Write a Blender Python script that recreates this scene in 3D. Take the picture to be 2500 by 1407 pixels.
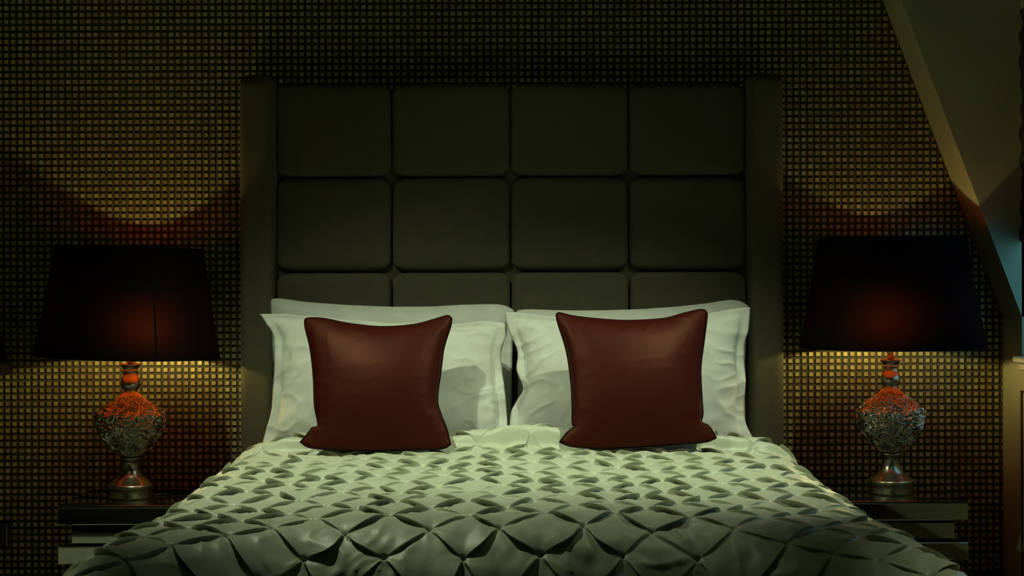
import bpy, math, random
import numpy as np
from mathutils import Vector, Matrix, noise

random.seed(7)
rng = np.random.default_rng(7)
PI = math.pi
SC = bpy.context.scene
for o in list(bpy.data.objects):
    bpy.data.objects.remove(o)

# ------------------------------------------------------------------ camera
F = 3888.0                      # focal length in pixels of a 2500 wide frame
EYE = 1.20
ROLL = math.radians(0.20)
cam_d = bpy.data.cameras.new('camera')
cam = bpy.data.objects.new('camera', cam_d)
SC.collection.objects.link(cam)
cam_d.sensor_fit = 'HORIZONTAL'
cam_d.sensor_width = 36.0
cam_d.lens = F / 2500 * 36.0
cam_d.clip_start = 0.05
cam.matrix_world = Matrix.Translation((0, 0, EYE)) @ Matrix.Rotation(PI / 2, 4, 'X') @ Matrix.Rotation(-ROLL, 4, 'Z')
SC.camera = cam

# ------------------------------------------------------------------ view, world, large lights
vs = SC.view_settings
SC.display_settings.display_device = 'sRGB'
vs.view_transform = 'Standard'
vs.look = 'None'
vs.gamma = 1.0
vs.use_curve_mapping = False
vs.exposure = 0.0

W = bpy.data.worlds.new('dusk_sky')
SC.world = W
W.use_nodes = True
bg = W.node_tree.nodes['Background']
bg.inputs[0].default_value = (0.16, 0.55, 0.80, 1)
bg.inputs[1].default_value = 1.5

GREEN = (0.88, 1.0, 0.66)

def spot(name, loc, target, power, angle, blend, size, col=GREEN):
    d = bpy.data.lights.new(name, 'SPOT')
    d.energy = power
    d.color = col
    d.spot_size = math.radians(angle)
    d.spot_blend = blend
    d.shadow_soft_size = size
    o = bpy.data.objects.new(name, d)
    SC.collection.objects.link(o)
    o.location = loc
    v = Vector(target) - Vector(loc)
    o.rotation_euler = v.to_track_quat('-Z', 'Y').to_euler()
    return o

spot('downlight_or_fill', (-0.95, 4.40, 2.46), (-0.42, 4.95, 0.60), 120, 82, 1.0, 0.022)
spot('downlight_or_fill', (0.90, 4.50, 2.46), (0.38, 5.06, 0.60), 112, 72, 1.0, 0.022)
spot('downlight_or_fill', (0.0, 4.9, 2.46), (0.0, 5.75, 0.9), 3.0, 84, 1.0, 0.05)
spot('downlight_or_fill', (-1.6, 3.4, 2.46), (-1.7, 5.9, 1.2), 1.6, 100, 1.0, 0.05)  # weak added fill on the left of the bed wall
spot('downlight_or_fill', (0.9, 3.4, 2.46), (1.5, 5.9, 1.1), 1.0, 100, 1.0, 0.05)  # weak added fill on the right of the bed wall
spot('downlight_or_fill', (1.2, 3.0, 2.46), (1.75, 3.7, 0.1), 30, 52, 0.6, 0.05)  # added spot, brightens the floor mirrored in the right chest
spot('downlight_or_fill', (-1.5, 2.9, 2.46), (-1.95, 3.9, 0.0), 75, 52, 0.5, 0.05)  # added spot, brightens the floor that the left chest reflects

# the daylight comes from the world through the dormer window; this portal only guides sampling
pd = bpy.data.lights.new('window_portal', 'AREA')
pd.shape = 'RECTANGLE'
pd.size = 0.95
pd.size_y = 1.30
pd.cycles.is_portal = True
po = bpy.data.objects.new('window_portal', pd)
SC.collection.objects.link(po)
po.location = (2.19, 5.03, 1.56)
po.rotation_euler = (0, PI / 2, 0)

# ------------------------------------------------------------------ helpers
def at(px, py, D):
    """a point seen at pixel (px, py) at distance D along Y"""
    x = px - 1250.0
    y = 703.5 - py
    c, s = math.cos(ROLL), math.sin(ROLL)
    # image turned counter-clockwise by ROLL
    X = c * x + s * y
    Z = -s * x + c * y
    return Vector((X * D / F, D, EYE + Z * D / F))

def new_mat(name):
    m = bpy.data.materials.new(name)
    m.use_nodes = True
    nt = m.node_tree
    b = nt.nodes['Principled BSDF']
    return m, nt, b

def N(nt, t, **kw):
    n = nt.nodes.new(t)
    for k, v in kw.items():
        setattr(n, k, v)
    return n

def simple(name, col, rough=0.6, metal=0.0, spec=0.5, sheen=0.0, bump=None, coat=0.0):
    m, nt, b = new_mat(name)
    b.inputs['Base Color'].default_value = (*col, 1)
    b.inputs['Roughness'].default_value = rough
    b.inputs['Metallic'].default_value = metal
    b.inputs['Specular IOR Level'].default_value = spec
    b.inputs['Sheen Weight'].default_value = sheen
    b.inputs['Coat Weight'].default_value = coat
    if bump:
        sc, st, dist = bump
        tc = N(nt, 'ShaderNodeTexCoord')
        nz = N(nt, 'ShaderNodeTexNoise')
        nz.inputs['Scale'].default_value = sc
        nz.inputs['Detail'].default_value = 4
        bp = N(nt, 'ShaderNodeBump')
        bp.inputs['Strength'].default_value = st
        bp.inputs['Distance'].default_value = dist
        nt.links.new(tc.outputs['Object'], nz.inputs['Vector'])
        nt.links.new(nz.outputs['Fac'], bp.inputs['Height'])
        nt.links.new(bp.outputs['Normal'], b.inputs['Normal'])
        mx = N(nt, 'ShaderNodeMix', data_type='RGBA')
        nz2 = N(nt, 'ShaderNodeTexNoise')
        nz2.inputs['Scale'].default_value = sc * 0.03 + 3
        nt.links.new(tc.outputs['Object'], nz2.inputs['Vector'])
        nt.links.new(nz2.outputs['Fac'], mx.inputs['Factor'])
        mx.inputs['A'].default_value = (col[0] * 0.85, col[1] * 0.85, col[2] * 0.85, 1)
        mx.inputs['B'].default_value = (min(1, col[0] * 1.15), min(1, col[1] * 1.15), min(1, col[2] * 1.15), 1)
        nt.links.new(mx.outputs['Result'], b.inputs['Base Color'])
    return m

def mesh_obj(name, verts, faces, mat, parent=None, smooth=True):
    me = bpy.data.meshes.new(name)
    me.from_pydata([tuple(v) for v in verts], [], faces)
    me.validate()
    me.materials.append(mat)
    if smooth:
        me.polygons.foreach_set('use_smooth', [True] * len(me.polygons))
    me.update()
    o = bpy.data.objects.new(name, me)
    SC.collection.objects.link(o)
    if parent:
        o.parent = parent
        o.matrix_parent_inverse = Matrix.Identity(4)
    return o

def empty(name, loc=(0, 0, 0)):
    o = bpy.data.objects.new(name, None)
    o.empty_display_size = 0.1
    SC.collection.objects.link(o)
    o.location = loc
    return o

def tag(o, label=None, cat=None, group=None, kind=None):
    if label: o['label'] = label
    if cat: o['category'] = cat
    if group: o['group'] = group
    if kind: o['kind'] = kind
    return o

class MB:
    def __init__(s):
        s.v = []; s.f = []
    def add(s, v, f):
        n = len(s.v)
        s.v += [tuple(p) for p in v]
        s.f += [tuple(i + n for i in q) for q in f]
    def box(s, x0, x1, y0, y1, z0, z1, bev=0.0):
        if bev <= 0:
            v = [(x, y, z) for z in (z0, z1) for y in (y0, y1) for x in (x0, x1)]
            f = [(0, 2, 3, 1), (4, 5, 7, 6), (0, 1, 5, 4), (2, 6, 7, 3), (0, 4, 6, 2), (1, 3, 7, 5)]
            s.add(v, f); return
        # chamfered box
        b = bev
        v = []; idx = {}
        for ax in range(3):
            for sx in (0, 1):
                for sy in (0, 1):
                    for sz in (0, 1):
                        c = [x1 if sx else x0, y1 if sy else y0, z1 if sz else z0]
                        sg = [1 if sx else -1, 1 if sy else -1, 1 if sz else -1]
                        for k in range(3):
                            if k != ax: c[k] -= sg[k] * b
                        idx[(ax, sx, sy, sz)] = len(v); v.append(c)
        f = []
        for sx in (0, 1):
            f.append([idx[(0, sx, a, c)] for a, c in ((0, 0), (1, 0), (1, 1), (0, 1))][::(1 if sx else -1)])
            f.append([idx[(1, a, sx, c)] for a, c in ((0, 0), (1, 0), (1, 1), (0, 1))][::(-1 if sx else 1)])
            f.append([idx[(2, a, c, sx)] for a, c in ((0, 0), (1, 0), (1, 1), (0, 1))][::(1 if sx else -1)])
        for a in (0, 1):
            for c in (0, 1):
                f.append([idx[(0, a, c, 0)], idx[(0, a, c, 1)], idx[(1, a, c, 1)], idx[(1, a, c, 0)]])
                f.append([idx[(0, a, 0, c)], idx[(0, a, 1, c)], idx[(2, a, 1, c)], idx[(2, a, 0, c)]])
                f.append([idx[(1, 0, a, c)], idx[(1, 1, a, c)], idx[(2, 1, a, c)], idx[(2, 0, a, c)]])
        for a in (0, 1):
            for c in (0, 1):
                for e in (0, 1):
                    f.append([idx[(0, a, c, e)], idx[(1, a, c, e)], idx[(2, a, c, e)]])
        s.add(v, f)
    def build(s, name, mat, parent=None, smooth=False):
        o = mesh_obj(name, s.v, s.f, mat, parent, smooth)
        import bmesh
        bm = bmesh.new(); bm.from_mesh(o.data)
        bmesh.ops.recalc_face_normals(bm, faces=bm.faces)
        bm.to_mesh(o.data); bm.free()
        return o

def lathe(profile, n=64, cx=0, cy=0, closed=False, disp=None):
    v = []; f = []
    m = len(profile)
    for i, (r, z) in enumerate(profile):
        for j in range(n):
            a = 2 * PI * j / n
            rr = r + (disp(a, i, z) if disp else 0)
            v.append((cx + rr * math.sin(a), cy - rr * math.cos(a), z))
    for i in range(m - 1):
        for j in range(n):
            k = (j + 1) % n
            f.append((i * n + j, i * n + k, (i + 1) * n + k, (i + 1) * n + j))
    if closed:
        f.append(tuple(range(n))[::-1])
        f.append(tuple((m - 1) * n + j for j in range(n)))
    return v, f

def catmull(pts, n):
    P = [np.array(p, float) for p in pts]
    P = [2 * P[0] - P[1]] + P + [2 * P[-1] - P[-2]]
    seg = len(P) - 3
    # arc-length-ish parameter
    L = [0]
    for i in range(1, seg + 1):
        L.append(L[-1] + np.linalg.norm(P[i + 1] - P[i]))
    out = []
    for k in range(n):
        t = L[-1] * k / (n - 1)
        i = 0
        while i < seg - 1 and t > L[i + 1]: i += 1
        u = (t - L[i]) / max(1e-9, L[i + 1] - L[i])
        p0, p1, p2, p3 = P[i], P[i + 1], P[i + 2], P[i + 3]
        out.append(0.5 * ((2 * p1) + (-p0 + p2) * u + (2 * p0 - 5 * p1 + 4 * p2 - p3) * u * u + (-p0 + 3 * p1 - 3 * p2 + p3) * u ** 3))
    return np.array(out)

def tube(pts, r, n=8, closed=False):
    P = [Vector(p) for p in pts]
    v = []; f = []
    m = len(P)
    up = Vector((0, 1, 0))
    for i, p in enumerate(P):
        if closed:
            t = (P[(i + 1) % m] - P[i - 1]).normalized()
        else:
            t = (P[min(i + 1, m - 1)] - P[max(i - 1, 0)]).normalized()
        a = t.cross(up)
        if a.length < 1e-3: a = t.cross(Vector((1, 0, 0)))
        a.normalize(); b = a.cross(t).normalized()
        for j in range(n):
            q = 2 * PI * j / n
            v.append(p + a * r * math.cos(q) + b * r * math.sin(q))
    for i in range(m if closed else m - 1):
        for j in range(n):
            k = (j + 1) % n; ii = (i + 1) % m
            f.append((i * n + j, i * n + k, ii * n + k, ii * n + j))
    if not closed:
        f.append(tuple(range(n))); f.append(tuple((m - 1) * n + j for j in range(n))[::-1])
    return v, f

# ------------------------------------------------------------------ materials
# mosaic tiles: small differences of tone from tile to tile
PX, PZ = 0.02585, 0.02525           # pitch of the relief squares
def tile_material():
    m, nt, b = new_mat('gilt_tile')
    tc = N(nt, 'ShaderNodeTexCoord')
    sn = N(nt, 'ShaderNodeVectorMath', operation='SNAP')
    sn.inputs[1].default_value = (PX, 10.0, PZ)
    wn = N(nt, 'ShaderNodeTexWhiteNoise')
    ramp = N(nt, 'ShaderNodeValToRGB')
    ramp.color_ramp.elements[0].color = (0.30, 0.235, 0.095, 1)
    ramp.color_ramp.elements[1].color = (0.48, 0.45, 0.18, 1)
    nt.links.new(tc.outputs['Object'], sn.inputs[0])
    nt.links.new(sn.outputs[0], wn.inputs[0])
    nt.links.new(wn.outputs['Value'], ramp.inputs[0])
    nt.links.new(ramp.outputs[0], b.inputs['Base Color'])
    b.inputs['Roughness'].default_value = 0.45
    b.inputs['Metallic'].default_value = 0.35
    return m
M = {}
M['tile'] = tile_material()
M['ground'] = simple('dark_wall_ground', (0.062, 0.055, 0.034), 0.8)
M['plaster'] = simple('cream_plaster', (0.38, 0.38, 0.26), 0.9, bump=(60, 0.08, 0.002))
M['plaster_grey'] = simple('grey_plaster', (0.20, 0.21, 0.19), 0.9, bump=(60, 0.08, 0.002))
M['wood_dark'] = simple('dark_skirting_wood', (0.06, 0.035, 0.02), 0.4)
M['carpet'] = simple('pale_carpet', (0.42, 0.42, 0.34), 0.95, bump=(300, 0.4, 0.004))
M['velvet'] = simple('taupe_velvet', (0.086, 0.079, 0.050), 0.85, spec=0.15, sheen=0.1, bump=(900, 0.12, 0.0008))
M['wing_velvet'] = M['velvet']
M['cotton'] = simple('white_cotton', (0.55, 0.565, 0.52), 0.75, spec=0.2, bump=(500, 0.06, 0.0006))
M['ticking'] = simple('mattress_ticking', (0.4, 0.4, 0.36), 0.9)

def satin():
    m, nt, b = new_mat('sage_satin')
    b.inputs['Base Color'].default_value = (0.47, 0.50, 0.38, 1)
    b.inputs['Roughness'].default_value = 0.44
    b.inputs['Specular IOR Level'].default_value = 0.5
    b.inputs['Sheen Weight'].default_value = 0.15
    tc = N(nt, 'ShaderNodeTexCoord')
    nz = N(nt, 'ShaderNodeTexNoise')
    nz.inputs['Scale'].default_value = 26
    nz.inputs['Detail'].default_value = 3
    nz.inputs['Distortion'].default_value = 0.4
    bp = N(nt, 'ShaderNodeBump')
    bp.inputs['Strength'].default_value = 0.20
    bp.inputs['Distance'].default_value = 0.004
    nt.links.new(tc.outputs['Object'], nz.inputs['Vector'])
    nt.links.new(nz.outputs['Fac'], bp.inputs['Height'])
    nt.links.new(bp.outputs['Normal'], b.inputs['Normal'])
    return m
M['satin'] = satin()

def silk():
    m, nt, b = new_mat('russet_silk')
    b.inputs['Base Color'].default_value = (0.034, 0.0045, 0.0028, 1)
    b.inputs['Roughness'].default_value = 0.50
    b.inputs['Specular IOR Level'].default_value = 0.22
    b.inputs['Specular Tint'].default_value = (1.0, 0.45, 0.3, 1)
    tc = N(nt, 'ShaderNodeTexCoord')
    wv = N(nt, 'ShaderNodeTexWave', bands_direction='Z')
    wv.inputs['Scale'].default_value = 160
    wv.inputs['Distortion'].default_value = 3
    bp = N(nt, 'ShaderNodeBump')
    bp.inputs['Strength'].default_value = 0.06
    bp.inputs['Distance'].default_value = 0.001
    nt.links.new(tc.outputs['Object'], wv.inputs['Vector'])
    nt.links.new(wv.outputs['Fac'], bp.inputs['Height'])
    nt.links.new(bp.outputs['Normal'], b.inputs['Normal'])
    return m
M['silk'] = silk()
M['piping'] = simple('dark_piping', (0.006, 0.002, 0.002), 0.6, spec=0.08)
M['mirror'] = simple('smoked_mirror', (0.50, 0.52, 0.47), 0.03, metal=1.0)
M['black_glass'] = simple('black_glass', (0.012, 0.012, 0.012), 0.04, spec=0.9, coat=0.6)
M['mirror_edge'] = simple('bevelled_mirror_edge', (0.75, 0.78, 0.70), 0.28, metal=1.0)
M['pewter'] = simple('antique_pewter', (0.42, 0.40, 0.31), 0.27, metal=1.0, bump=(90, 0.12, 0.002))
M['pewter_carved'] = simple('carved_pewter', (0.48, 0.46, 0.37), 0.20, metal=1.0)
M['black_fabric'] = simple('black_shade_fabric', (0.005, 0.004, 0.005), 0.95, spec=0.1)
M['black_rim'] = simple('black_trim_tape', (0.004, 0.004, 0.005), 0.95, spec=0.05)
M['black_plastic'] = simple('black_plastic', (0.008, 0.008, 0.008), 0.35)
M['blind'] = simple('blackout_blind', (0.02, 0.022, 0.025), 0.8)
M['frame_white'] = simple('window_frame_paint', (0.5, 0.5, 0.48), 0.5)
M['brass'] = simple('brass_fitting', (0.35, 0.26, 0.12), 0.35, metal=1.0)
M['chrome'] = simple('chrome_rim', (0.5, 0.5, 0.48), 0.15, metal=1.0)
M['pouf'] = simple('black_leather', (0.01, 0.01, 0.01), 0.5)

def translucent(name, diff, trans, fac, rough):
    """cloth that scatters most light back and lets a little through, mostly forwards"""
    m = bpy.data.materials.new(name)
    m.use_nodes = True
    nt = m.node_tree
    nt.nodes.clear()
    out = N(nt, 'ShaderNodeOutputMaterial')
    d = N(nt, 'ShaderNodeBsdfDiffuse'); d.inputs[0].default_value = (*diff, 1)
    t = N(nt, 'ShaderNodeBsdfRefraction'); t.inputs[0].default_value = (*trans, 1)
    t.inputs['IOR'].default_value = 1.28
    t.inputs['Roughness'].default_value = rough
    mx = N(nt, 'ShaderNodeMixShader'); mx.inputs[0].default_value = fac
    nt.links.new(d.outputs[0], mx.inputs[1]); nt.links.new(t.outputs[0], mx.inputs[2])
    nt.links.new(mx.outputs[0], out.inputs[0])
    return m
M['shade_outer'] = translucent('black_shade_cloth', (0.006, 0.005, 0.006), (0.55, 0.25, 0.12), 0.018, 1.0)
M['shade_inner'] = translucent('red_shade_lining', (0.34, 0.055, 0.014), (0.7, 0.22, 0.08), 0.12, 1.0)

def emit(name, col, s):
    m = bpy.data.materials.new(name)
    m.use_nodes = True
    nt = m.node_tree
    nt.nodes.clear()
    out = N(nt, 'ShaderNodeOutputMaterial')
    e = N(nt, 'ShaderNodeEmission')
    e.inputs[0].default_value = (*col, 1); e.inputs[1].default_value = s
    nt.links.new(e.outputs[0], out.inputs[0])
    return m

def pane_mat():
    m = bpy.data.materials.new('clear_glass')
    m.use_nodes = True
    nt = m.node_tree
    nt.nodes.clear()
    out = N(nt, 'ShaderNodeOutputMaterial')
    t = N(nt, 'ShaderNodeBsdfTransparent'); g = N(nt, 'ShaderNodeBsdfGlossy')
    g.inputs['Roughness'].default_value = 0.02
    mx = N(nt, 'ShaderNodeMixShader'); mx.inputs[0].default_value = 0.06
    nt.links.new(t.outputs[0], mx.inputs[1]); nt.links.new(g.outputs[0], mx.inputs[2])
    nt.links.new(mx.outputs[0], out.inputs[0])
    return m
M['glass'] = pane_mat()

# ------------------------------------------------------------------ the room
WY = 6.0          # wall behind the bed
WX = 1.847        # knee wall on the right
KZ = 1.089        # where the roof slope starts
SL = 0.3755       # run of the slope per metre of rise
CEIL = 2.5
LX = -2.6
BY = -1.2         # wall behind the camera
CHY = 5.77        # dormer cheek
DY0 = 4.30        # other cheek of the dormer
SKIRT = 0.118
SILL = 0.925

def back_wall():
    """ground plane cut along the roof slope, with raised squares on it in one mesh (surface pattern)"""
    v = []; f = []; mi = []
    def slope_x(z):
        return WX if z <= KZ else WX - SL * (z - KZ)
    g = [(LX, WY, 0), (WX, WY, 0), (WX, WY, KZ), (slope_x(CEIL), WY, CEIL), (LX, WY, CEIL)]
    gb = [(x, WY + 0.1, z) for x, y, z in g]
    v += g + gb
    f.append((0, 1, 2, 3, 4)); mi.append(0)
    f.append((9, 8, 7, 6, 5)); mi.append(0)
    for i in range(5):
        j = (i + 1) % 5
        f.append((j, i, i + 5, j + 5)); mi.append(0)
    hw, hz, dep, bev = 0.0084, 0.0083, 0.0065, 0.0009
    nx0, nx1 = int(LX / PX) + 1, int(WX / PX)
    for iz in range(int(SKIRT / PZ) + 1, int(CEIL / PZ)):
        zc = iz * PZ + PZ / 2
        for ix in range(nx0, nx1 + 1):
            xc = ix * PX + PX / 2
            lim = slope_x(zc + hz) - 0.002
            x0, x1 = xc - hw, min(xc + hw, lim)
            if x1 - x0 < 0.004: continue
            n = len(v)
            jx = random.uniform(-0.0005, 0.0005)
            jy = random.uniform(-0.0006, 0.0006)
            tx = random.uniform(-0.00035, 0.00035); tz = random.uniform(-0.00035, 0.00035)
            z0, z1 = zc - hz, zc + hz
            for (a, b_) in ((x0, z0), (x1, z0), (x1, z1), (x0, z1)):
                v.append((a + jx, WY, b_))
            for (a, b_, s, t) in ((x0, z0, -1, -1), (x1, z0, 1, -1), (x1, z1, 1, 1), (x0, z1, -1, 1)):
                v.append((a + jx, WY - dep + bev + jy, b_))
            for (a, b_, s, t) in ((x0, z0, -1, -1), (x1, z0, 1, -1), (x1, z1, 1, 1), (x0, z1, -1, 1)):
                v.append((a + jx - s * bev, WY - dep + jy + s * tx + t * tz, b_ - t * bev))
            for k in range(4):
                l = (k + 1) % 4
                f.append((n + k, n + l, n + 4 + l, n + 4 + k)); mi.append(0)
                f.append((n + 4 + k, n + 4 + l, n + 8 + l, n + 8 + k)); mi.append(0)
            f.append((n + 8, n + 9, n + 10, n + 11)); mi.append(1)
    me = bpy.data.meshes.new('wall_back')
    me.from_pydata(v, [], f)
    me.materials.append(M['ground']); me.materials.append(M['tile'])
    me.polygons.foreach_set('material_index', mi)
    o = bpy.data.objects.new('wall_back', me)
    SC.collection.objects.link(o)
    return tag(o, kind='structure')
back_wall()

def struct(name, boxes, mat):
    m = MB()
    for b in boxes: m.box(*b)
    return tag(m.build(name, mat), kind='structure')

T = 0.1
struct('floor', [(LX - T, WX + 0.5, BY - T, WY + T, -0.1, 0)], M['carpet'])
struct('ceiling', [(LX - T, WX + 0.5, BY - T, WY + T, CEIL, CEIL + T)], M['plaster_grey'])
struct('wall_left', [(LX - T, LX, BY - T, WY, 0, CEIL)], M['plaster_grey'])
struct('wall_front', [(LX, WX + 0.3, BY - T, BY, 0, CEIL)], M['plaster_grey'])
# right: knee wall below, with the window opening above the sill in the dormer
struct('wall_right', [(WX, WX + 0.33, CHY, WY, 0, KZ + 0.3),
                      (WX, WX + 0.33, DY0, CHY, 0, SILL),
                      (WX, WX + T, BY, DY0, 0, KZ + 0.3),
                      (WX, WX + 0.40, DY0 - 0.05, CHY + 0.05, 2.2, CEIL)], M['plaster'])
def prism(name, quad, y0, y1, mat):
    v = [(x, y0, z) for x, z in quad] + [(x, y1, z) for x, z in quad]
    n = len(quad)
    f = [tuple(range(n)), tuple(range(n, 2 * n))[::-1]] + [(i, (i + 1) % n, (i + 1) % n + n, i + n) for i in range(n)]
    m = MB(); m.add(v, f)
    return tag(m.build(name, mat), kind='structure')
topx = WX - SL * (CEIL - KZ)
wedge = [(WX, KZ), (topx, CEIL), (WX + 0.33, CEIL), (WX + 0.33, KZ)]
prism('ceiling_slope_bedside', wedge, CHY, WY, M['plaster'])
prism('ceiling_slope_front', wedge, BY, DY0, M['plaster'])

# skirting
struct('baseboard_back', [(LX, WX, WY - 0.018, WY, 0, SKIRT), (LX, WX, WY - 0.012, WY, SKIRT, SKIRT + 0.012)], M['wood_dark'])
struct('baseboard_right', [(WX - 0.016, WX, 0.5, WY - 0.018, 0, SKIRT)], M['wood_dark'])
# sill, cupboard panel line under it
m = MB()
m.box(WX - 0.035, WX + 0.26, DY0, CHY - 0.001, SILL, SILL + 0.022, 0.004)
m.box(WX - 0.014, WX, DY0, CHY - 0.001, SILL - 0.028, SILL, 0.003)
tag(m.build('trim_1', M['frame_white']), kind='structure')
m = MB()
m.box(WX - 0.006, WX, 4.6, 5.770, 0.814, 0.822)
m.box(WX - 0.006, WX, 5.762, 5.770, 0.14, 0.822)
tag(m.build('trim_2', M['wood_dark']), kind='structure')
# window frame, pane and blind in the dormer
wf = MB()
wx0, wx1 = WX + 0.26, WX + 0.32
wf.box(wx0, wx1, CHY - 0.045, CHY, SILL, 2.2)
wf.box(wx0, wx1, DY0, DY0 + 0.045, SILL, 2.2)
wf.box(wx0, wx1, DY0, CHY, 2.155, 2.2)
wf.box(wx0, wx1, DY0, CHY, SILL, SILL + 0.055)
win = tag(wf.build('window_1', M['frame_white']), kind='structure')
g = MB(); g.box(WX + 0.288, WX + 0.292, DY0 + 0.04, CHY - 0.04, SILL + 0.05, 2.16)
g.build('window_pane', M['glass'], win)

# blind: pleated cloth lowered most of the way, its near edge a little wavy
def blind():
    v = []; f = []
    nz, ny = 60, 8
    z1, z0 = 2.2, 1.36
    for i in range(nz + 1):
        z = z1 + (z0 - z1) * i / nz
        for j in range(ny + 1):
            y = DY0 + 0.02 + (CHY - 0.0006 - DY0 - 0.02) * j / ny
            wob = 0.003 * math.sin(z * 21) + 0.002 * math.sin(z * 53)
            v.append((WX - 0.002 + 0.005 * math.sin(z * 70 + j) + wob, y, z))
    n1 = len(v)
    v += [(x + 0.004, y, z) for x, y, z in v]
    W_ = ny + 1
    for i in range(nz):
        for j in range(ny):
            a = i * W_ + j
            f.append((a, a + 1, a + W_ + 1, a + W_))
            f.append((a + n1, a + n1 + W_, a + n1 + W_ + 1, a + n1 + 1))
    for i in range(nz):
        for a, b_ in ((i * W_, (i + 1) * W_), (i * W_ + ny, (i + 1) * W_ + ny)):
            f.append((a, b_, b_ + n1, a + n1))
    for j in range(ny):
        for r_ in (0, nz):
            a = r_ * W_ + j
            f.append((a, a + 1, a + 1 + n1, a + n1))
    o = mesh_obj('window_blind', v, f, M['blind'])
    m2 = MB(); m2.box(WX - 0.012, WX + 0.006, DY0 + 0.03, CHY - 0.05, z0 - 0.018, z0)
    m2.build('bottom_rail', M['blind'], o)
    return tag(o, 'dark blackout blind in the dormer window at the right edge', 'blind')
blind()

# ------------------------------------------------------------------ bed with its tall winged headboard
HBX = [-0.8705, -0.4415, -0.0045, 0.4310, 0.8645]
HBZ = [1.957, 1.611, 1.2620, 0.913, 0.56]
bed = empty('bed', (0, 5.0, 0))
tag(bed, 'wide bed with a tall taupe velvet headboard in square padded panels', 'bed')
BL = Vector((0, 5.0, 0))
m = MB(); m.box(-0.90, 0.90, 4.06 - 5, 5.86 - 5, 0.10, 0.34, 0.02)
m.build('bed_base', M['velvet'], bed)
for sx in (-0.8, 0.8):
    for sy in (4.15, 5.7):
        v, f = lathe([(0.022, 0), (0.03, 0.10)], 16, sx, sy - 5, True)
        mm = MB(); mm.add(v, f); mm.build('leg', M['wood_dark'], bed, True)
m = MB(); m.box(-0.95, 0.95, 5.885 - 5, 5.985 - 5, 0.04, 1.935, 0.01)
hb = m.build('headboard', M['velvet'], bed)

def puffy_panel(x0, x1, z0, z1, yback, depth, seed):
    n = 40
    cx, cz, hw, hh = (x0 + x1) / 2, (z0 + z1) / 2, (x1 - x0) / 2, (z1 - z0) / 2
    def warp(t):   # denser near the edges
        return math.sin(t * PI / 2) * 0.55 + t * 0.45
    v = []; f = []
    for i in range(n + 1):
        for j in range(n + 1):
            u = warp(-1 + 2 * j / n); w = warp(-1 + 2 * i / n)
            sag = 0.006 * (1 - u * u) * (1 if w < 0 else 0.3) * abs(w) ** 6
            x = cx + u * (hw - 0.0008 - 0.016 * abs(w) ** 14 * abs(u) ** 3)
            z = cz + w * (hh - 0.0030 - 0.016 * abs(u) ** 12 * abs(w) ** 3) - sag * 0.3
            e = max(0.0, (1 - abs(u) ** 44)) ** 0.5 * max(0.0, (1 - abs(w) ** 14)) ** 0.45
            bulge = 0.85 + 0.15 * (1 - u * u) * (1 - w * w)
            nz_ = 0.0016 * noise.noise(Vector((x * 7, z * 7, seed)))
            y = yback - depth * e * bulge + nz_ * e
            v.append((x, y - 5.0, z))
    W_ = n + 1
    for i in range(n):
        for j in range(n):
            a = i * W_ + j
            f.append((a, a + 1, a + W_ + 1, a + W_))
    ring = [j for j in range(W_)] + [i * W_ + n for i in range(1, W_)] + [n * W_ + j for j in range(n - 1, -1, -1)] + [i * W_ for i in range(n - 1, 0, -1)]
    f.append(tuple(ring[::-1]))
    return v, f
for r in range(4):
    for c in range(4):
        v, f = puffy_panel(HBX[c], HBX[c + 1], HBZ[r + 1], HBZ[r], 5.886, 0.040, r * 4 + c)
        mesh_obj('panel', v, f, M['velvet'], hb)

def wing(x0, x1, seed):
    """upright padded bolster, rounded front and top"""
    hw = (x1 - x0) / 2; cx = (x0 + x1) / 2
    v = []; f = []
    ztop = 1.985
    prof = []
    ns, nzz = 48, 90
    for i in range(nzz + 1):
        z = 0.02 + (ztop - 0.02) * (1 - (1 - i / nzz) ** 1.0)
        e = max(0.0, (z - (ztop - 0.05)) / 0.05)
        sh = math.sqrt(max(0.0, 1 - e ** 2.6))
        for j in range(ns):
            a = 2 * PI * j / ns
            ca, sa = math.cos(a), math.sin(a)
            p = 7.0
            rr = (abs(ca) ** p + abs(sa) ** p) ** (-1 / p)
            wob = 1 + 0.010 * noise.noise(Vector((ca, z * 2.3 + seed, sa)))
            x = cx + hw * rr * ca * wob * (0.80 + 0.20 * sh)
            yh = 0.100
            y = 5.882 + yh * rr * sa * wob * (0.75 + 0.25 * sh)
            zz = z - 0.008 * e * (1 - 0) + 0.006 * noise.noise(Vector((ca * 2, sa * 2, seed))) * (i / nzz) ** 8
            v.append((x, y - 5.0, zz))
    for i in range(nzz):
        for j in range(ns):
            k = (j + 1) % ns
            f.append((i * ns + j, i * ns + k, (i + 1) * ns + k, (i + 1) * ns + j))
    n = len(v)
    # domed top
    prev = nzz * ns
    for s_, dz in ((0.72, 0.006), (0.36, 0.009)):
        st = len(v)
        for j in range(ns):
            x, y, z = v[nzz * ns + j]
            v.append((cx + (x - cx) * s_, 0.882 + (y - 0.882) * s_, z + dz))
        for j in range(ns):
            k = (j + 1) % ns
            f.append((prev + j, prev + k, st + k, st + j))
        prev = st
    f.append(tuple(prev + j for j in range(ns)))
    f.append(tuple(range(ns))[::-1])
    return v, f
v, f = wing(-0.991, -0.8655, 3.1)
mesh_obj('wing', v, f, M['wing_velvet'], hb)
v, f = wing(0.8625, 0.990, 8.4)
mesh_obj('wing', v, f, M['wing_velvet'], hb)

# mattress
m = MB(); m.box(-0.86, 0.86, 4.08, 5.83, 0.341, 0.575, 0.03)
mt = m.build('mattress', M['ticking'])
tag(mt, 'deep mattress on the bed under the green pintucked coverlet', 'mattress')

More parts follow.
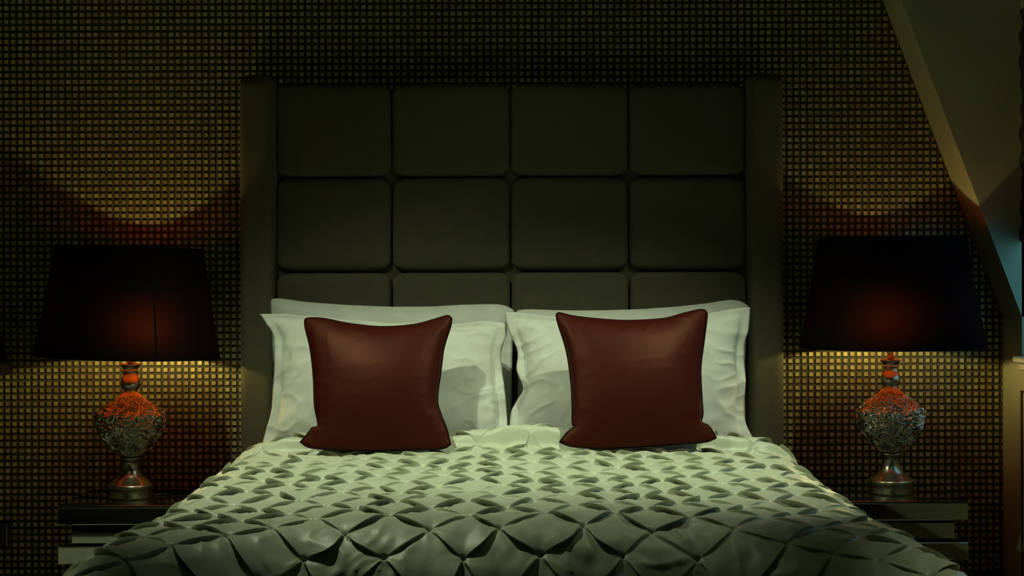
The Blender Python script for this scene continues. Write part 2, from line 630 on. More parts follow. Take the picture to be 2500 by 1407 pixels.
# ------------------------------------------------------------------ coverlet
PS, PD = 0.180, 0.090       # pinch spacing across, row spacing along
def smooth(a): 
    a = np.clip(a, 0, 1); return a * a * (3 - 2 * a)

def coverlet():
    S = 1.30                # half fabric width
    T0, T1 = -0.06, 2.30    # fabric coordinate along the bed: 0 at Y=5.36, growing towards the foot
    fr = np.array([0.0, 0.010, 0.022, 0.036, 0.052, 0.075, 0.11, 0.15, 0.20, 0.25, 0.30, 0.35, 0.40, 0.45, 0.50, 0.55, 0.60, 0.65, 0.70, 0.75, 0.80, 0.85, 0.89, 0.925, 0.955, 0.98])
    # samples refined near both fold lines
    nA = len(fr)
    # lattice phase
    s0, t0 = -0.022, 1.42
    amin = int(math.floor((-S - s0) / PS + (T0 - t0) / (2 * PD))) - 1
    amax = int(math.ceil((S - s0) / PS + (T1 - t0) / (2 * PD))) + 1
    A = np.concatenate([fr + k for k in range(amin, amax)])
    frb = (1 - fr)[::-1]
    bmin = int(math.floor((-S - s0) / PS - (T1 - t0) / (2 * PD))) - 1
    bmax = int(math.ceil((S - s0) / PS - (T0 - t0) / (2 * PD))) + 1
    Bv = np.concatenate([frb + k for k in range(bmin, bmax)])
    a, b = np.meshgrid(A, Bv, indexing='ij')
    na, nb = a.shape
    s = (a + b) / 2 * PS + s0
    t = (a - b) / 2 * (2 * PD) + t0
    inside = (np.abs(s) < S) & (t > T0) & (t < T1)
    # ---- fold heights
    ia = np.floor(a + 1e-9).astype(int); fa = a - ia
    ib = np.ceil(b - 1e-9).astype(int) - 1; fb = b - ib      # fb in (0,1]
    R = rng.uniform(0, 1, (80, 80, 6))
    def rnd(i, j, k): return R[(i + 40) % 80, (j + 40) % 80, k]
    # fold along a = ia (its front side is fa small); along-coordinate fb
    def ridge(d_front, d_back, along, amp, wback):
        env = np.sin(PI * np.clip(along, 0, 1)) ** 0.85
        fprof = np.where(d_front < 0.06, 1 - smooth(d_front / 0.06), 0)
        bprof = np.clip(1 - d_back / wback, 0, 1) ** 1.5
        return amp * env, fprof, bprof
    base = 0.0160
    def ampr(r): return base * (0.45 + 0.95 * r)
    H = np.zeros_like(s); LNX = np.zeros_like(s); LNT = np.zeros_like(s)
    # a-line at ia, we are in front of it
    am = ampr(rnd(ia, ib, 0)); e, fp, bp = ridge(fa, 1e9 * np.ones_like(fa), fb, am, 0.5)
    h1 = e * fp
    # a-line at ia+1, we are behind it
    am = ampr(rnd(ia + 1, ib, 0)); e2, _, bp2 = ridge(1e9 * np.ones_like(fa), 1 - fa, fb, am, 0.36)
    h2 = e2 * bp2
    # b-lines: in front of line ib+1 when fb near 1
    am = ampr(rnd(ia, ib + 1, 1)); e3, fp3, _ = ridge(1 - fb, 1e9 * np.ones_like(fa), fa, am, 0.5)
    h3 = e3 * fp3
    am = ampr(rnd(ia, ib, 1)); e4, _, bp4 = ridge(1e9 * np.ones_like(fa), fb, fa, am, 0.36)
    h4 = e4 * bp4
    ha = np.maximum(h1, h2); hbb = np.maximum(h3, h4)
    H = np.maximum(ha, hbb) + 0.15 * np.minimum(ha, hbb)
    # lean of the folds towards the foot (overhang)
    lean = 0.75
    dirA = np.array([0.5 * PS, PD]); dirA = dirA / np.linalg.norm(dirA)
    dirB = np.array([-0.5 * PS, PD]); dirB = dirB / np.linalg.norm(dirB)
    ka = ha ** 2 / (base * 0.9); kb = hbb ** 2 / (base * 0.9)
    LNX = lean * (ka * dirA[0] + kb * dirB[0]); LNT = lean * (ka * dirA[1] + kb * dirB[1])
    # cushioned cells
    H += 0.005 * np.sin(PI * fa) * np.sin(PI * fb)
    # pinch points with radiating creases
    ra = np.round(a); rb = np.round(b)
    ds = (a - ra + b - rb) / 2 * PS; dt = (a - ra - b + rb) / 2 * 2 * PD
    rad = np.sqrt(ds ** 2 + dt ** 2); ang = np.arctan2(dt, ds)
    ph = R[(ra.astype(int) + 40) % 80, (rb.astype(int) + 40) % 80, 3] * 6.28
    kk = 5 + np.floor(R[(ra.astype(int) + 40) % 80, (rb.astype(int) + 40) % 80, 4] * 3)
    H += -0.008 * np.exp(-(rad / 0.0065) ** 2)
    crease = (1 - np.abs(np.sin(ang * kk / 2 + ph + 9 * rad))) ** 3
    H += 0.0042 * (crease - 0.25) * np.exp(-((rad - 0.026) / 0.022) ** 2) * smooth(rad / 0.015) * (0.45 + 0.75 * smooth(dt / 0.022)) * (1 - smooth(np.maximum(h1, h3) / 0.003))
    # ---- irregularity of the lattice
    def vn(x, y, z, sc):
        return noise.noise(Vector((x * sc, y * sc, z)))
    flat_s = s.ravel(); flat_t = t.ravel()
    n1 = np.zeros(flat_s.size); n2 = np.zeros(flat_s.size); n3 = np.zeros(flat_s.size); n4 = np.zeros(flat_s.size)
    use = inside.ravel()
    for q in np.nonzero(use)[0]:
        x, y = flat_s[q], flat_t[q]
        n1[q] = vn(x, y, 1.3, 5.0); n2[q] = vn(x, y, 7.7, 5.0)
        n3[q] = vn(x, y, 3.9, 3.0)
        n4[q] = (1 - abs(noise.noise(Vector((x * 15 + 3 * n1[q], y * 11, 5.5))))) ** 5 + 0.5 * noise.noise(Vector((x * 34, y * 26, 1.5)))
    n1 = n1.reshape(s.shape); n2 = n2.reshape(s.shape); n3 = n3.reshape(s.shape); n4 = n4.reshape(s.shape)
    H += 0.0062 * n4 * (1 - smooth(np.maximum(h1 , h3) / 0.004)) * np.clip(np.sin(PI * fa) * np.sin(PI * fb) * 2, 0, 1)
    # the folds are busier and lower on the used middle of the bed
    ss = s + 0.024 * n1 + LNX
    tt = t + 0.022 * n2 + LNT
    # ---- base shape
    c, Rr = 0.835, 0.15
    def side(x):
        """arc length -> horizontal, drop, normal angle"""
        ax = np.abs(x); sg = np.sign(x)
        th = np.clip((ax - c) / Rr, 0, math.radians(78))
        X = np.minimum(ax, c) + Rr * np.sin(th)
        D_ = Rr * (1 - np.cos(th))
        rest = np.clip(ax - c - Rr * math.radians(78), 0, None)
        X = X + rest * math.cos(math.radians(78)); D_ = D_ + rest * math.sin(math.radians(78))
        return X * sg, D_, th * sg
    X, dS, thS = side(ss)
    X = X * (1 + 0.085 * smooth((tt - 0.95) / 0.65))
    FT = 1.335 + 0.34 * smooth((np.abs(ss) - 0.42) / 0.62)               # fabric length before the foot starts to bend
    Rf = 0.20 + 0.10 * smooth((np.abs(ss) - 0.45) / 0.5)
    m80 = math.radians(80)
    th = np.clip((tt - FT) / Rf, 0, m80)
    L = np.minimum(tt, FT) + Rf * np.sin(th)
    dT = Rf * (1 - np.cos(th))
    rest = np.clip(tt - FT - Rf * m80, 0, None)
    L = L + rest * math.cos(m80); dT = dT + rest * math.sin(m80)
    Y = 5.36 - L
    u = np.clip(L / 1.4, -0.1, 1.1)
    ztop = 0.662 - 0.042 * u ** 1.6 - 0.022 * (np.abs(X) / 0.9) ** 2 
    ztop += 0.012 * n3
    # turned-over roll at the head
    amp_roll = 0.046 + 0.018 * np.exp(-((X - 0.05) / 0.22) ** 2) + 0.012 * np.sin(X * 9 + 1)
    ztop += amp_roll * np.exp(-(np.abs(Y - 5.325) / 0.042) ** 3) * np.exp(-(np.abs(X) / 0.93) ** 12)
    ztop += -0.05 * smooth((Y - 5.37) / 0.06)
    drop = np.sqrt(dS ** 2 + dT ** 2 + 0.0) 
    Z = ztop - drop
    Y = Y - 0.022 * np.exp(-((Y - 5.31) / 0.03) ** 2) * np.exp(-(np.abs(X) / 0.93) ** 12)
    thT = th
    nx = np.sin(thS) * np.cos(thT * 0.7); ny = -np.sin(thT) * np.cos(thS * 0.7); nz_ = np.cos(thS) * np.cos(thT)
    ln = np.sqrt(nx ** 2 + ny ** 2 + nz_ ** 2) + 1e-9
    Hs = H
    X = X + Hs * nx / ln; Y = Y + Hs * ny / ln; Z = Z + Hs * nz_ / ln
    # flare at the foot corners
    Z = np.maximum(Z, 0.08)
    # ---- mesh
    idx = -np.ones(s.shape, int)
    keep = inside
    quad = keep[:-1, :-1] & keep[1:, :-1] & keep[1:, 1:] & keep[:-1, 1:]
    qi, qj = np.nonzero(quad)
    used = np.zeros(s.shape, bool)
    for di, dj in ((0, 0), (1, 0), (1, 1), (0, 1)): used[qi + di, qj + dj] = True
    idx[used] = np.arange(used.sum())
    V = np.stack([X[used], Y[used], Z[used]], 1)
    Fq = np.stack([idx[qi, qj], idx[qi, qj + 1], idx[qi + 1, qj + 1], idx[qi + 1, qj]], 1)
    me = bpy.data.meshes.new('coverlet')
    me.vertices.add(len(V)); me.vertices.foreach_set('co', V.astype(np.float32).ravel())
    me.loops.add(Fq.size); me.loops.foreach_set('vertex_index', Fq.astype(np.int32).ravel())
    me.polygons.add(len(Fq))
    me.polygons.foreach_set('loop_start', np.arange(0, Fq.size, 4, dtype=np.int32))
    me.polygons.foreach_set('loop_total', np.full(len(Fq), 4, dtype=np.int32))
    me.update(calc_edges=True); me.validate()
    me.polygons.foreach_set('use_smooth', [True] * len(me.polygons))
    me.materials.append(M['satin'])
    # normals up?
    o = bpy.data.objects.new('coverlet', me)
    SC.collection.objects.link(o)
    if me.polygons[len(me.polygons) // 2].normal.z < 0: me.flip_normals()
    print('coverlet verts', len(V))
    return tag(o, 'sage green satin coverlet with pinched diamond pintucks spread over the bed', 'coverlet')
coverlet()

# ------------------------------------------------------------------ pillows and cushions
def pillow(name, top, bottom, left, right, D0, D1, thick, mat, flange=0.0, n=70, seed=0, wr=0.004, back=0.55, power=0.5, wave=0.0, sag=0.0):
    """outline curves given in picture coordinates on a leaning plane (D0 at the bottom, D1 at the top)"""
    zlo = max(p[1] for p in bottom); zhi = min(p[1] for p in top)
    def w(p):
        k = (zlo - p[1]) / (zlo - zhi)
        q = at(p[0], p[1], D0 + (D1 - D0) * k)
        return (q.x, q.y, q.z)
    ct = catmull([w(p) for p in top], n + 1); cb = catmull([w(p) for p in bottom], n + 1)
    cl = catmull([w(p) for p in left], n + 1); cr = catmull([w(p) for p in right], n + 1)
    cl[0] = ct[0]; cl[-1] = cb[0]; cr[0] = ct[-1]; cr[-1] = cb[-1]
    # the seams wander, the middle of the cover does not follow every notch
    def soft(cv, w_=17):
        pad = np.concatenate([np.repeat(cv[:1], w_, 0) + (np.arange(-w_, 0)[:, None]) * (cv[1] - cv[0]), cv, np.repeat(cv[-1:], w_, 0) + (np.arange(1, w_ + 1)[:, None]) * (cv[-1] - cv[-2])])
        k_ = np.hanning(2 * w_ + 1); k_ /= k_.sum()
        return np.stack([np.convolve(pad[:, q], k_, 'valid') for q in range(3)], 1)[:n + 1]
    wl = soft(cl); wr_ = soft(cr)
    for q in (wl, wr_):
        pass
    wl[0], wl[-1], wr_[0], wr_[-1] = cl[0], cl[-1], cr[0], cr[-1]
    dl, dr_ = cl - wl, cr - wr_
    cl, cr = wl, wr_
    P = np.zeros((n + 1, n + 1, 3))
    for i in range(n + 1):
        v = i / n
        for j in range(n + 1):
            u = j / n
            P[i, j] = (1 - v) * ct[j] + v * cb[j] + (1 - u) * cl[i] + u * cr[i] - ((1 - u) * (1 - v) * ct[0] + u * (1 - v) * ct[-1] + (1 - u) * v * cb[0] + u * v * cb[-1]) + dl[i] * math.exp(-u / 0.05) * (1 - u) + dr_[i] * math.exp(-(1 - u) / 0.05) * u
    lean = Vector(((0, D1 - D0, (cb[n // 2][2] - ct[n // 2][2]) * -1))).normalized()
    nrm = Vector((0, -lean.z, lean.y))       # towards the camera, slightly up
    verts = []; faces = []
    fi = {}; bi = {}
    fu = flange; fv = flange * 1.35
    for i in range(n + 1):
        for j in range(n + 1):
            U = abs(2 * j / n - 1); Vv = abs(2 * i / n - 1)
            iu = max(0.0, 1 - (U / (1 - fu)) ** 2.4) if U < 1 - fu else 0.0
            iv = max(0.0, 1 - (Vv / (1 - fv)) ** 2.4) if Vv < 1 - fv else 0.0
            body = (iu * iv) ** power
            p = Vector(P[i, j])
            edge = 1 - min(1, min(1 - U, 1 - Vv) / 0.35)
            q = Vector((p.x * 1.0 + seed, p.z * 1.0, seed * 0.7))
            nz1 = noise.noise(q * 9) * 0.6 + noise.noise(Vector((q.x * 26, q.y * 9, q.z))) * 0.5 * edge + noise.noise(Vector((q.x * 9, q.y * 30, q.z + 4))) * 0.5 * edge
            ridge = (1 - abs(noise.noise(Vector((q.x * 10 + q.y * 5, q.y * 19 - q.x * 7, q.z + 9))))) ** 7 * (0.15 + edge)
            wrk = wr * (nz1 * 1.6 + ridge * 1.6)
            wav = wave * noise.noise(Vector((p.x * 8 + seed, p.z * 8, 2.2))) * (1 if body == 0 else max(0, 1 - body * 3))
            border = (i in (0, n) or j in (0, n))
            tf = thick * body * (0.9 + 0.1 * noise.noise(q * 3)) * (1 - sag * max(0.0, (i / n - 0.35) / 0.65) ** 1.6)
            ff = p + nrm * (tf + wrk * (0.25 + 0.75 * min(1, body * 1.6)) + wav + (0 if border else 0.0018))
            fi[i, j] = len(verts); verts.append(ff)
            if not border:
                bb = p - nrm * (thick * back * body) + nrm * (wav - 0.0018)
                bi[i, j] = len(verts); verts.append(bb)
            else:
                bi[i, j] = fi[i, j]
    for i in range(n):
        for j in range(n):
            faces.append((fi[i, j], fi[i + 1, j], fi[i + 1, j + 1], fi[i, j + 1]))
            q = (bi[i, j], bi[i, j + 1], bi[i + 1, j + 1], bi[i + 1, j])
            faces.append(q)
    base = Vector(((cb[0][0] + cb[-1][0]) / 2, D0, min(p.z for p in verts)))
    verts = [p - base for p in verts]
    o = mesh_obj(name, verts, faces, mat)
    o.location = base
    ring = [fi[0, j] for j in range(n)] + [fi[i, n] for i in range(n)] + [fi[n, j] for j in range(n, 0, -1)] + [fi[i, 0] for i in range(n, 0, -1)]
    return o, [verts[k] for k in ring]

# back pair, flat against the headboard
o, _ = pillow('pillow', [(658, 731), (685, 729), (760, 738), (850, 745), (1000, 749), (1130, 745), (1215, 743), (1257, 757)],
              [(655, 1100), (850, 1105), (1050, 1105), (1250, 1100)],
              [(658, 731), (662, 800), (668, 920), (664, 1020), (655, 1100)],
              [(1257, 757), (1252, 830), (1250, 920), (1250, 1020), (1250, 1100)],
              5.70, 5.79, 0.065, M['cotton'], 0.05, seed=1.0, back=0.5, wave=0.012)
tag(o, 'white pillow against the headboard, behind the front pillow on the left', 'pillow')
o, _ = pillow('pillow', [(1262, 758), (1300, 755), (1370, 758), (1500, 757), (1600, 753), (1700, 744), (1790, 733), (1829, 746)],
              [(1262, 1100), (1450, 1105), (1650, 1105), (1826, 1090)],
              [(1262, 758), (1264, 830), (1264, 920), (1262, 1020), (1262, 1100)],
              [(1829, 746), (1822, 820), (1818, 920), (1818, 1010), (1826, 1090)],
              5.70, 5.79, 0.065, M['cotton'], 0.05, seed=5.0, back=0.5, wave=0.012)
tag(o, 'white pillow against the headboard, behind the front pillow on the right', 'pillow')
# front pair with wide loose edges
o, _ = pillow('pillow', [(634, 767), (690, 768), (770, 773), (900, 783), (1030, 790), (1120, 789), (1170, 786), (1238, 788)],
              [(636, 1098), (760, 1112), (900, 1118), (1080, 1116), (1241, 1105)],
              [(634, 767), (650, 792), (668, 822), (670, 870), (667, 930), (662, 1000), (646, 1055), (636, 1098)],
              [(1238, 788), (1236, 820), (1224, 860), (1226, 900), (1232, 950), (1238, 1020), (1241, 1105)],
              5.46, 5.60, 0.085, M['cotton'], 0.075, n=110, seed=2.2, wr=0.0095, wave=0.024)
tag(o, 'white front pillow on the left, with a pointed loose corner at its top left', 'pillow')
o, _ = pillow('pillow', [(1231, 764), (1285, 766), (1370, 775), (1500, 785), (1640, 776), (1740, 762), (1833, 749)],
              [(1241, 1105), (1400, 1116), (1560, 1118), (1720, 1112), (1838, 1075)],
              [(1231, 764), (1240, 805), (1263, 858), (1261, 905), (1277, 950), (1262, 978), (1246, 1015), (1241, 1105)],
              [(1833, 749), (1829, 800), (1818, 850), (1820, 930), (1817, 1000), (1824, 1040), (1838, 1075)],
              5.46, 5.60, 0.085, M['cotton'], 0.075, n=110, seed=9.1, wr=0.0095, wave=0.024)
tag(o, 'white front pillow on the right, its left edge crumpled by the gap', 'pillow')

def cushion(top, bottom, left, right, seed, label):
    o, ring = pillow('cushion', top, bottom, left, right, 5.19, 5.37, 0.080, M['silk'], 0.0, n=90, seed=seed, wr=0.0018, back=0.7, power=0.62, sag=0.55)
    v, f = tube(ring, 0.0025, 8, True)
    mesh_obj('piping', v, f, M['piping'], o)
    tag(o, label, 'cushion')
cushion([(744, 782), (752, 777), (790, 778), (850, 790), (930, 798), (1010, 793), (1060, 780), (1092, 771), (1103, 778)],
        [(733, 1080), (760, 1094), (840, 1100), (930, 1101), (1030, 1098), (1080, 1096), (1100, 1086)],
        [(744, 782), (745, 800), (757, 850), (765, 920), (768, 990), (776, 1038), (762, 1045), (754, 1056), (733, 1080)],
        [(1103, 778), (1100, 798), (1084, 850), (1076, 910), (1068, 975), (1076, 1010), (1090, 1046), (1100, 1086)],
        3.3, 'dark russet silk cushion with piping leaning on the left front pillow')
cushion([(1358, 770), (1364, 764), (1400, 772), (1460, 779), (1535, 783), (1620, 778), (1670, 765), (1715, 756), (1727, 766)],
        [(1366, 1080), (1400, 1091), (1480, 1096), (1560, 1092), (1650, 1086), (1720, 1080), (1749, 1070)],
        [(1358, 770), (1362, 790), (1382, 855), (1393, 925), (1397, 990), (1397, 1030), (1400, 1045), (1385, 1056), (1366, 1080)],
        [(1727, 766), (1724, 795), (1718, 840), (1711, 900), (1713, 960), (1716, 1010), (1713, 1030), (1732, 1042), (1749, 1070)],
        6.6, 'dark russet silk cushion with piping leaning on the right front pillow')

# ------------------------------------------------------------------ bedside chests of stacked mirrored drawers
def nightstand(sx, ztop, label):
    outer, outer2 = 1.560, 1.518
    yf, yf2, yb = 5.45, 5.467, 5.97
    xi = 1.03
    loc = Vector((sx * (outer + xi) / 2, 5.70, 0))
    root = empty('bedside_chest', loc)
    tag(root, label, 'nightstand', None)
    def bx(mb, xa, xb, ya, yb_, za, zb, bev):
        x0, x1 = sorted((sx * xa, sx * xb))
        mb.box(x0 - loc.x, x1 - loc.x, ya - loc.y, yb_ - loc.y, za, zb, bev)
    h = 0.0615; gap = 0.0065; 
    z = ztop
    # top plate
    m = MB(); bx(m, xi, outer, yf, yb, z - 0.006, z, 0.002); m.build('top_panel', M['black_glass'], root)
    z -= 0.006
    k = 0
    z_ = z
    while z_ > 0.07:
        wide = k % 2 == 0
        xo = outer if wide else outer2
        xin = xi if wide else xi + 0.042
        y0 = yf if wide else yf2
        zb = max(z_ - h, 0.035)
        m = MB(); bx(m, xin, xo, y0 + 0.006, yb, zb, z_, 0.0); 
        dr = m.build('drawer', M['black_glass'], root)
        c_ = 0.0042
        m = MB(); bx(m, xin + c_, xo - c_, y0, y0 + 0.006, zb + c_, z_ - c_, 0.0)
        m.build('mirror_front', M['mirror'], dr)
        xa, xb = sorted((sx * xin - loc.x, sx * xo - loc.x))
        ya, yb2 = y0 - loc.y, y0 + 0.006 - loc.y
        oc = [(xa, yb2, zb), (xb, yb2, zb), (xb, yb2, z_), (xa, yb2, z_)]
        ic = [(xa + c_, ya, zb + c_), (xb - c_, ya, zb + c_), (xb - c_, ya, z_ - c_), (xa + c_, ya, z_ - c_)]
        ib_ = [(x_, yb2, zz) for x_, _, zz in ic]
        m = MB(); m.add(oc + ic + ib_, [(i, (i + 1) % 4, (i + 1) % 4 + 4, i + 4) for i in range(4)] + [(i + 8, (i + 1) % 4 + 8, (i + 1) % 4, i) for i in range(4)] + [(i + 4, (i + 1) % 4 + 4, (i + 1) % 4 + 8, i + 8) for i in range(4)])
        m.build('bevelled_edge', M['mirror_edge'], dr)
        z_ = zb - gap
        k += 1
    m = MB(); bx(m, xi + 0.06, outer2 - 0.03, yf + 0.03, yb - 0.01, 0.0, 0.0745 + 0.3, 0.0); m.build('carcass', M['black_plastic'], root)
    return root
NZL, NZR = 0.4600, 0.4660
nightstand(-1, NZL, 'mirrored bedside chest of stacked drawers on the left of the bed')
nightstand(1, NZR, 'mirrored bedside chest of stacked drawers on the right of the bed')

# ------------------------------------------------------------------ table lamps
def lamp(cx, cy, zbase, dz_shade, tilt, bulb_off, power, label, seam_ang, seed, cshift, cap):
    root = empty('table_lamp', (cx, cy, zbase))
    tag(root, label, 'lamp', None)
    S = 1 / 687.0
    def prof(pts):     # (half width px, y px) measured on the lamp; its foot stands at 1212
        return [(r * S, (1212 - y) * S) for r, y in pts]
    def smooth_prof(pts, k=6):
        a = catmull([(p[0], p[1]) for p in pts], len(pts) * k)
        return [(max(0.0005, x), y) for x, y in a]
    # foot
    foot = smooth_prof(prof([(53, 1212), (54, 1209), (53, 1200), (53, 1192), (55, 1190), (56, 1186), (56, 1181), (54, 1178), (50, 1175), (41, 1168), (31, 1159), (25, 1149), (22, 1140), (21, 1130), (22, 1124), (25, 1120), (26.5, 1117), (26, 1114), (23, 1112)]), 5)
    v, f = lathe(foot, 72, closed=True)
    mesh_obj('foot', v, f, M['pewter'], root)
    # carved body
    bp = smooth_prof(prof([(23, 1112), (30, 1107), (44, 1095), (60, 1078), (74, 1055), (81, 1035), (82, 1018), (78, 1005), (66, 993), (50, 982), (34, 972), (24, 963), (19, 955)]), 14)
    n = 300
    rs = np.random.RandomState(seed)
    arr = np.array(bp)
    zmin, zmax = arr[:, 1].min(), arr[:, 1].max()
    # scrolls: spiral centres staggered round the body
    cen = []
    rows = [(0.16, 7, 0.030), (0.36, 8, 0.036), (0.58, 9, 0.036), (0.76, 9, 0.028)]
    arcs = np.concatenate([[0], np.cumsum(np.hypot(np.diff(arr[:, 0]), np.diff(arr[:, 1])))])
    arcs_n = arcs / arcs[-1]
    for ri, (vv, num, rad) in enumerate(rows):
        for q in range(num):
            cen.append((vv + rs.uniform(-0.03, 0.03), 2 * PI * (q + 0.5 * (ri % 2) + rs.uniform(-.12, .12)) / num, rad * rs.uniform(0.85, 1.15), 1 if (q + ri) % 2 else -1, rs.uniform(0, 6.28)))
    ths = np.arange(n) * 2 * PI / n
    TH, VV = np.meshgrid(ths, arcs_n)
    RR = arr[:, 0][:, None] * np.ones_like(TH)
    Hh = np.zeros_like(TH); Wt = np.full_like(TH, 1e-6)
    for (cv, ca, rad, sg, ph) in cen:
        da = (TH - ca + PI) % (2 * PI) - PI
        dx = da * RR; dy = (VV - cv) * arcs[-1]
        r = np.hypot(dx, dy); an = np.arctan2(dy, dx)
        w = np.exp(-(r / rad) ** 2 * 1.6)
        ridge_ = np.cos(2 * sg * an + 2 * PI * np.sqrt(r / rad + 0.02) * 3.1 + ph)
        fine = np.cos(7 * sg * an + 2 * PI * (r / rad) * 1.4 + ph * 2)
        hgt = 0.75 * np.abs(ridge_) ** 0.8 + 0.28 * fine * np.clip(r / rad, 0, 1) + 0.6 * np.exp(-(r / 0.006) ** 2)
        Hh += w ** 2 * hgt; Wt += w ** 2
    Hh = Hh / Wt
    # flutes rising to the neck
    up = np.clip((VV - 0.80) / 0.15, 0, 1)
    flute = 0.55 + 0.45 * np.cos(TH * 26 + 6 * VV)
    Hh = Hh * (1 - up) + flute * up
    fadeb = np.clip(VV / 0.06, 0, 1) * np.clip((1 - VV) / 0.05, 0, 1)
    Hh = (Hh - 0.45) * 0.0105 * fadeb * (1 - 0.45 * up)
    RR2 = RR + Hh
    verts = []
    for i in range(len(bp)):
        z = arr[i, 1]
        for j in range(n):
            verts.append((RR2[i, j] * math.sin(ths[j]), -RR2[i, j] * math.cos(ths[j]), z))
    faces = []
    for i in range(len(bp) - 1):
        for j in range(n):
            k = (j + 1) % n
            faces.append((i * n + j, i * n + k, (i + 1) * n + k, (i + 1) * n + j))
    faces.append(tuple(range(n))[::-1]); faces.append(tuple((len(bp) - 1) * n + j for j in range(n)))
    mesh_obj('carved_body', verts, faces, M['pewter_carved'], root)
    # neck
    neck = smooth_prof(prof([(19, 956), (17, 953), (17, 949), (21, 945), (24, 936), (22.5, 925), (18.5, 914), (17.5, 906), (19.5, 904), (19.5, 901), (18, 899), (21, 893), (25, 889), (25, 886), (12, 884)]), 5)
    v, f = lathe(neck, 56, closed=True)
    nk = mesh_obj('neck', v, f, M['pewter'], root)
    zr = lambda y: (1212 - y) * S
    # stem, socket, harp
    zs = zr(884)
    zb_world = 1.062 + dz_shade
    bz = zb_world - zbase
    ox, oy = bulb_off
    v, f = tube([(0, 0, zs - 0.002), (0, 0, zs + 0.02), (ox * 0.5, oy * .5, zs + 0.035), (ox, oy, bz - 0.045)], 0.011, 16)
    mesh_obj('stem', v, f, M['brass'], root)
    v, f = lathe([(0.012, bz - 0.066), (0.019, bz - 0.062), (0.019, bz - 0.030), (0.014, bz - 0.026)], 24, ox, oy, True)
    mesh_obj('bulb_socket', v, f, M['brass'], root)
    v, f = lathe([(0.012, bz - 0.037), (0.066, bz - 0.041), (0.066, bz - 0.039), (0.012, bz - 0.034)], 32, ox, oy, True)
    mesh_obj('light_blocking_collar', v, f, M['brass'], root)  # unseen disc added to shade the body and lower wall from the bulb
    bl = []
    for i in range(17):
        a = -PI / 2 + PI * i / 16
        bl.append((max(0.0005, 0.030 * math.cos(a)), bz + 0.0 + 0.030 * math.sin(a)))
    v, f = lathe(bl, 32, ox, oy, True)
    mesh_obj('bulb', v, f, emit('warm_bulb', (1.0, 0.84, 0.27), power), root)
    cp = []
    for i in range(13):
        a = math.radians(cap) + (PI / 2 - math.radians(cap)) * i / 12
        cp.append((max(0.0005, 0.0308 * math.cos(a)), bz + 0.0308 * math.sin(a)))
    v, f = lathe(cp, 32, ox, oy)
    mesh_obj('light_blocking_crown', v, f, M['chrome'], root)  # unseen cap added over the bulb to weaken its upward light
    z0, z1 = 0.962 + dz_shade - zbase, 1.347 + dz_shade - zbase
    rb, rt = 0.325, 0.259
    def shade_surf(dr, nn=96, rows_=14):
        pr = []
        for i in range(rows_ + 1):
            k = i / rows_
            pr.append((rb + (rt - rb) * k + dr - 0.004 * math.sin(PI * k), z0 + (z1 - z0) * k))
        return lathe(pr, nn)
    R = Matrix.Rotation(tilt, 3, 'Y')
    piv = Vector((0, 0, (z0 + z1) / 2))
    def tl(vs_):
        return [R @ (Vector(p) - piv) + piv + Vector((cshift, 0, 0)) for p in vs_]
    v, f = shade_surf(0)
    sh = mesh_obj('lamp_shade', tl(v), f, M['shade_outer'], root)
    v, f = shade_surf(-0.004)
    mesh_obj('shade_lining', tl(v), f, M['shade_inner'], sh)
    for rr, zz in ((rb, z0), (rt, z1)):
        v, f = tube([(rr * math.sin(2 * PI * k / 72) - 0, -rr * math.cos(2 * PI * k / 72), zz) for k in range(72)], 0.0018, 8, True)
        mesh_obj('shade_rim', tl(v), f, M['black_rim'], sh)
    if seam_ang is not None:
        pts_o = []; 
        w_ = 0.006
        vv = []; ff = []
        for i in range(15):
            k = i / 14
            r = rb + (rt - rb) * k - 0.004 * math.sin(PI * k) + 0.0015
            for da in (0, w_ / r):
                a = seam_ang + da
                vv.append((r * math.sin(a), -r * math.cos(a), z0 + (z1 - z0) * k))
            r += 0.0022
            for da in (0.0, w_ / r):
                a = seam_ang + da
                vv.append((r * math.sin(a), -r * math.cos(a), z0 + (z1 - z0) * k))
        for i in range(14):
            a = i * 4
            ff += [(a + 2, a + 3, a + 7, a + 6), (a, a + 2, a + 6, a + 4), (a + 3, a + 1, a + 5, a + 7)]
        mesh_obj('seam', tl(vv), ff, M['black_fabric'], sh)
    # carrier wires: hoop to the rim
    mb = MB()
    for k in range(3):
        a = 2 * PI * k / 3 + 0.4
        v, f = tube([(0, 0, z1 - 0.02), (rt * 0.5 * math.sin(a), -rt * 0.5 * math.cos(a), z1 - 0.012), (rt * math.sin(a), -rt * math.cos(a), z1)], 0.0015, 6)
        mb.add(tl(v), f)
    for sx in (-1, 1):
        pts_ = [(sx * 0.012, 0, bz - 0.06), (sx * 0.05, 0, bz - 0.02), (sx * 0.06, 0, bz + 0.08), (sx * 0.035, 0, z1 - 0.06), (0.002 * sx, 0, z1 - 0.018)]
        v, f = tube([tuple(p) for p in catmull(pts_, 24)], 0.0017, 6)
        mb.add(v, f)
    mb.build('harp', M['brass'], root, True)
    # flex trailing from the foot across the chest
    sg = 1
    return root
lamp(-1.3555, 5.655, NZL + 0.0005, 0.0, math.radians(1.6), (0.05, 0.0), 265,
     'table lamp with carved silver urn base and black shade, left of the bed', math.radians(30), 4, -0.006, 50)
lamp(1.3435, 5.655, NZR + 0.0005, 0.022, math.radians(-0.2), (-0.015, 0.0), 240,
     'table lamp with carved silver urn base and black shade, right of the bed', None, 11, 0.006, 34)

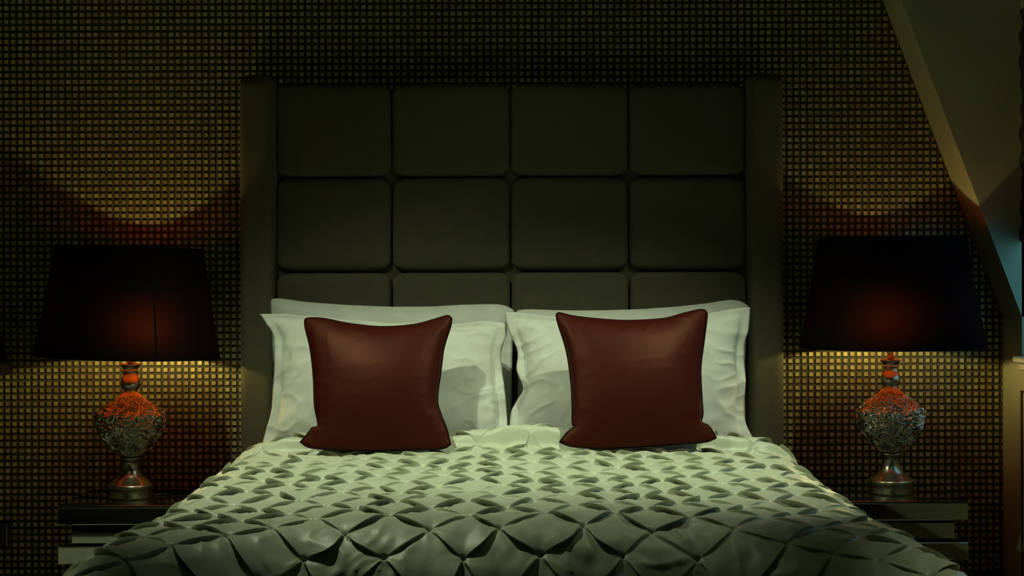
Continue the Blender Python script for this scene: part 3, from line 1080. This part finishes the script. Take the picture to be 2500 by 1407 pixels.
# lamp flex on the left chest
v, f = tube([tuple(p) for p in catmull([(-1.29, 5.69, NZL + 0.003), (-1.24, 5.72, NZL + 0.003), (-1.20, 5.78, NZL + 0.003), (-1.185, 5.86, NZL + 0.004), (-1.19, 5.965, NZL + 0.003), (-1.19, 5.979, NZL - 0.03)], 40)], 0.0028, 8)
fl = mesh_obj('lamp_cord', v, f, M['black_plastic'])
tag(fl, 'black cord trailing from the left lamp over its mirrored chest', 'cord')

# ------------------------------------------------------------------ things at the left edge of the picture
fl_ = empty('floor_lamp', (-2.125, 5.72, 0))
tag(fl_, 'dark lamp shade on a stand cut off by the left edge of the photo', 'lamp')
v, f = lathe([(0.13, 0.0), (0.13, 0.012), (0.03, 0.02), (0.012, 0.03)], 40, closed=True)
mesh_obj('base', v, f, M['black_plastic'], fl_)
v, f = tube([(0, 0, 0.02), (0, 0, 1.06)], 0.009, 12)
mesh_obj('pole', v, f, M['black_plastic'], fl_)
v, f = lathe([(0.315, 0.895), (0.270, 1.045)], 48)
v2, f2 = lathe([(0.2675, 1.045), (0.3125, 0.895)], 48)
mb = MB(); mb.add(v, f); mb.add(v2, f2)
for k in range(3):
    a = 2 * PI * k / 3
    vv, ff = tube([(0, 0, 1.04), (0.268 * math.sin(a), -0.268 * math.cos(a), 1.04)], 0.003, 6); mb.add(vv, ff)
mb.build('lamp_shade', M['black_fabric'], fl_, True)

p0 = at(-30, 1277, 5.985); p1 = at(21, 1336, 5.985)
m = MB(); m.box(p0.x, p1.x, 5.978, 5.9935, p1.z, p0.z, 0.002)
so = m.build('wall_socket', M['black_plastic'])
m = MB()
m.box(p1.x - 0.0045, p1.x - 0.003, 5.9765, 5.9785, p1.z + 0.003, p0.z - 0.003)
m.build('rim', M['chrome'], so)
tag(so, 'black socket plate low on the patterned wall at the left edge', 'socket')


# unseen round seat added so the left chest's mirrored drawers reflect something dark
ot = empty('added_ottoman', (-1.98, 2.75, 0))
v, f = lathe([(0.40, 0.03), (0.42, 0.04), (0.425, 0.34), (0.41, 0.37), (0.30, 0.40), (0.001, 0.41)], 56, closed=True)
mesh_obj('upholstery', v, f, M['pouf'], ot)
for k in range(4):
    a = PI / 4 + k * PI / 2
    v, f = lathe([(0.02, 0.0), (0.025, 0.04)], 14, 0.3 * math.sin(a), 0.3 * math.cos(a), True)
    mesh_obj('leg', v, f, M['wood_dark'], ot)
tag(ot, 'unseen round black seat, added as a dark reflection in the left bedside chest', 'added_ottoman')
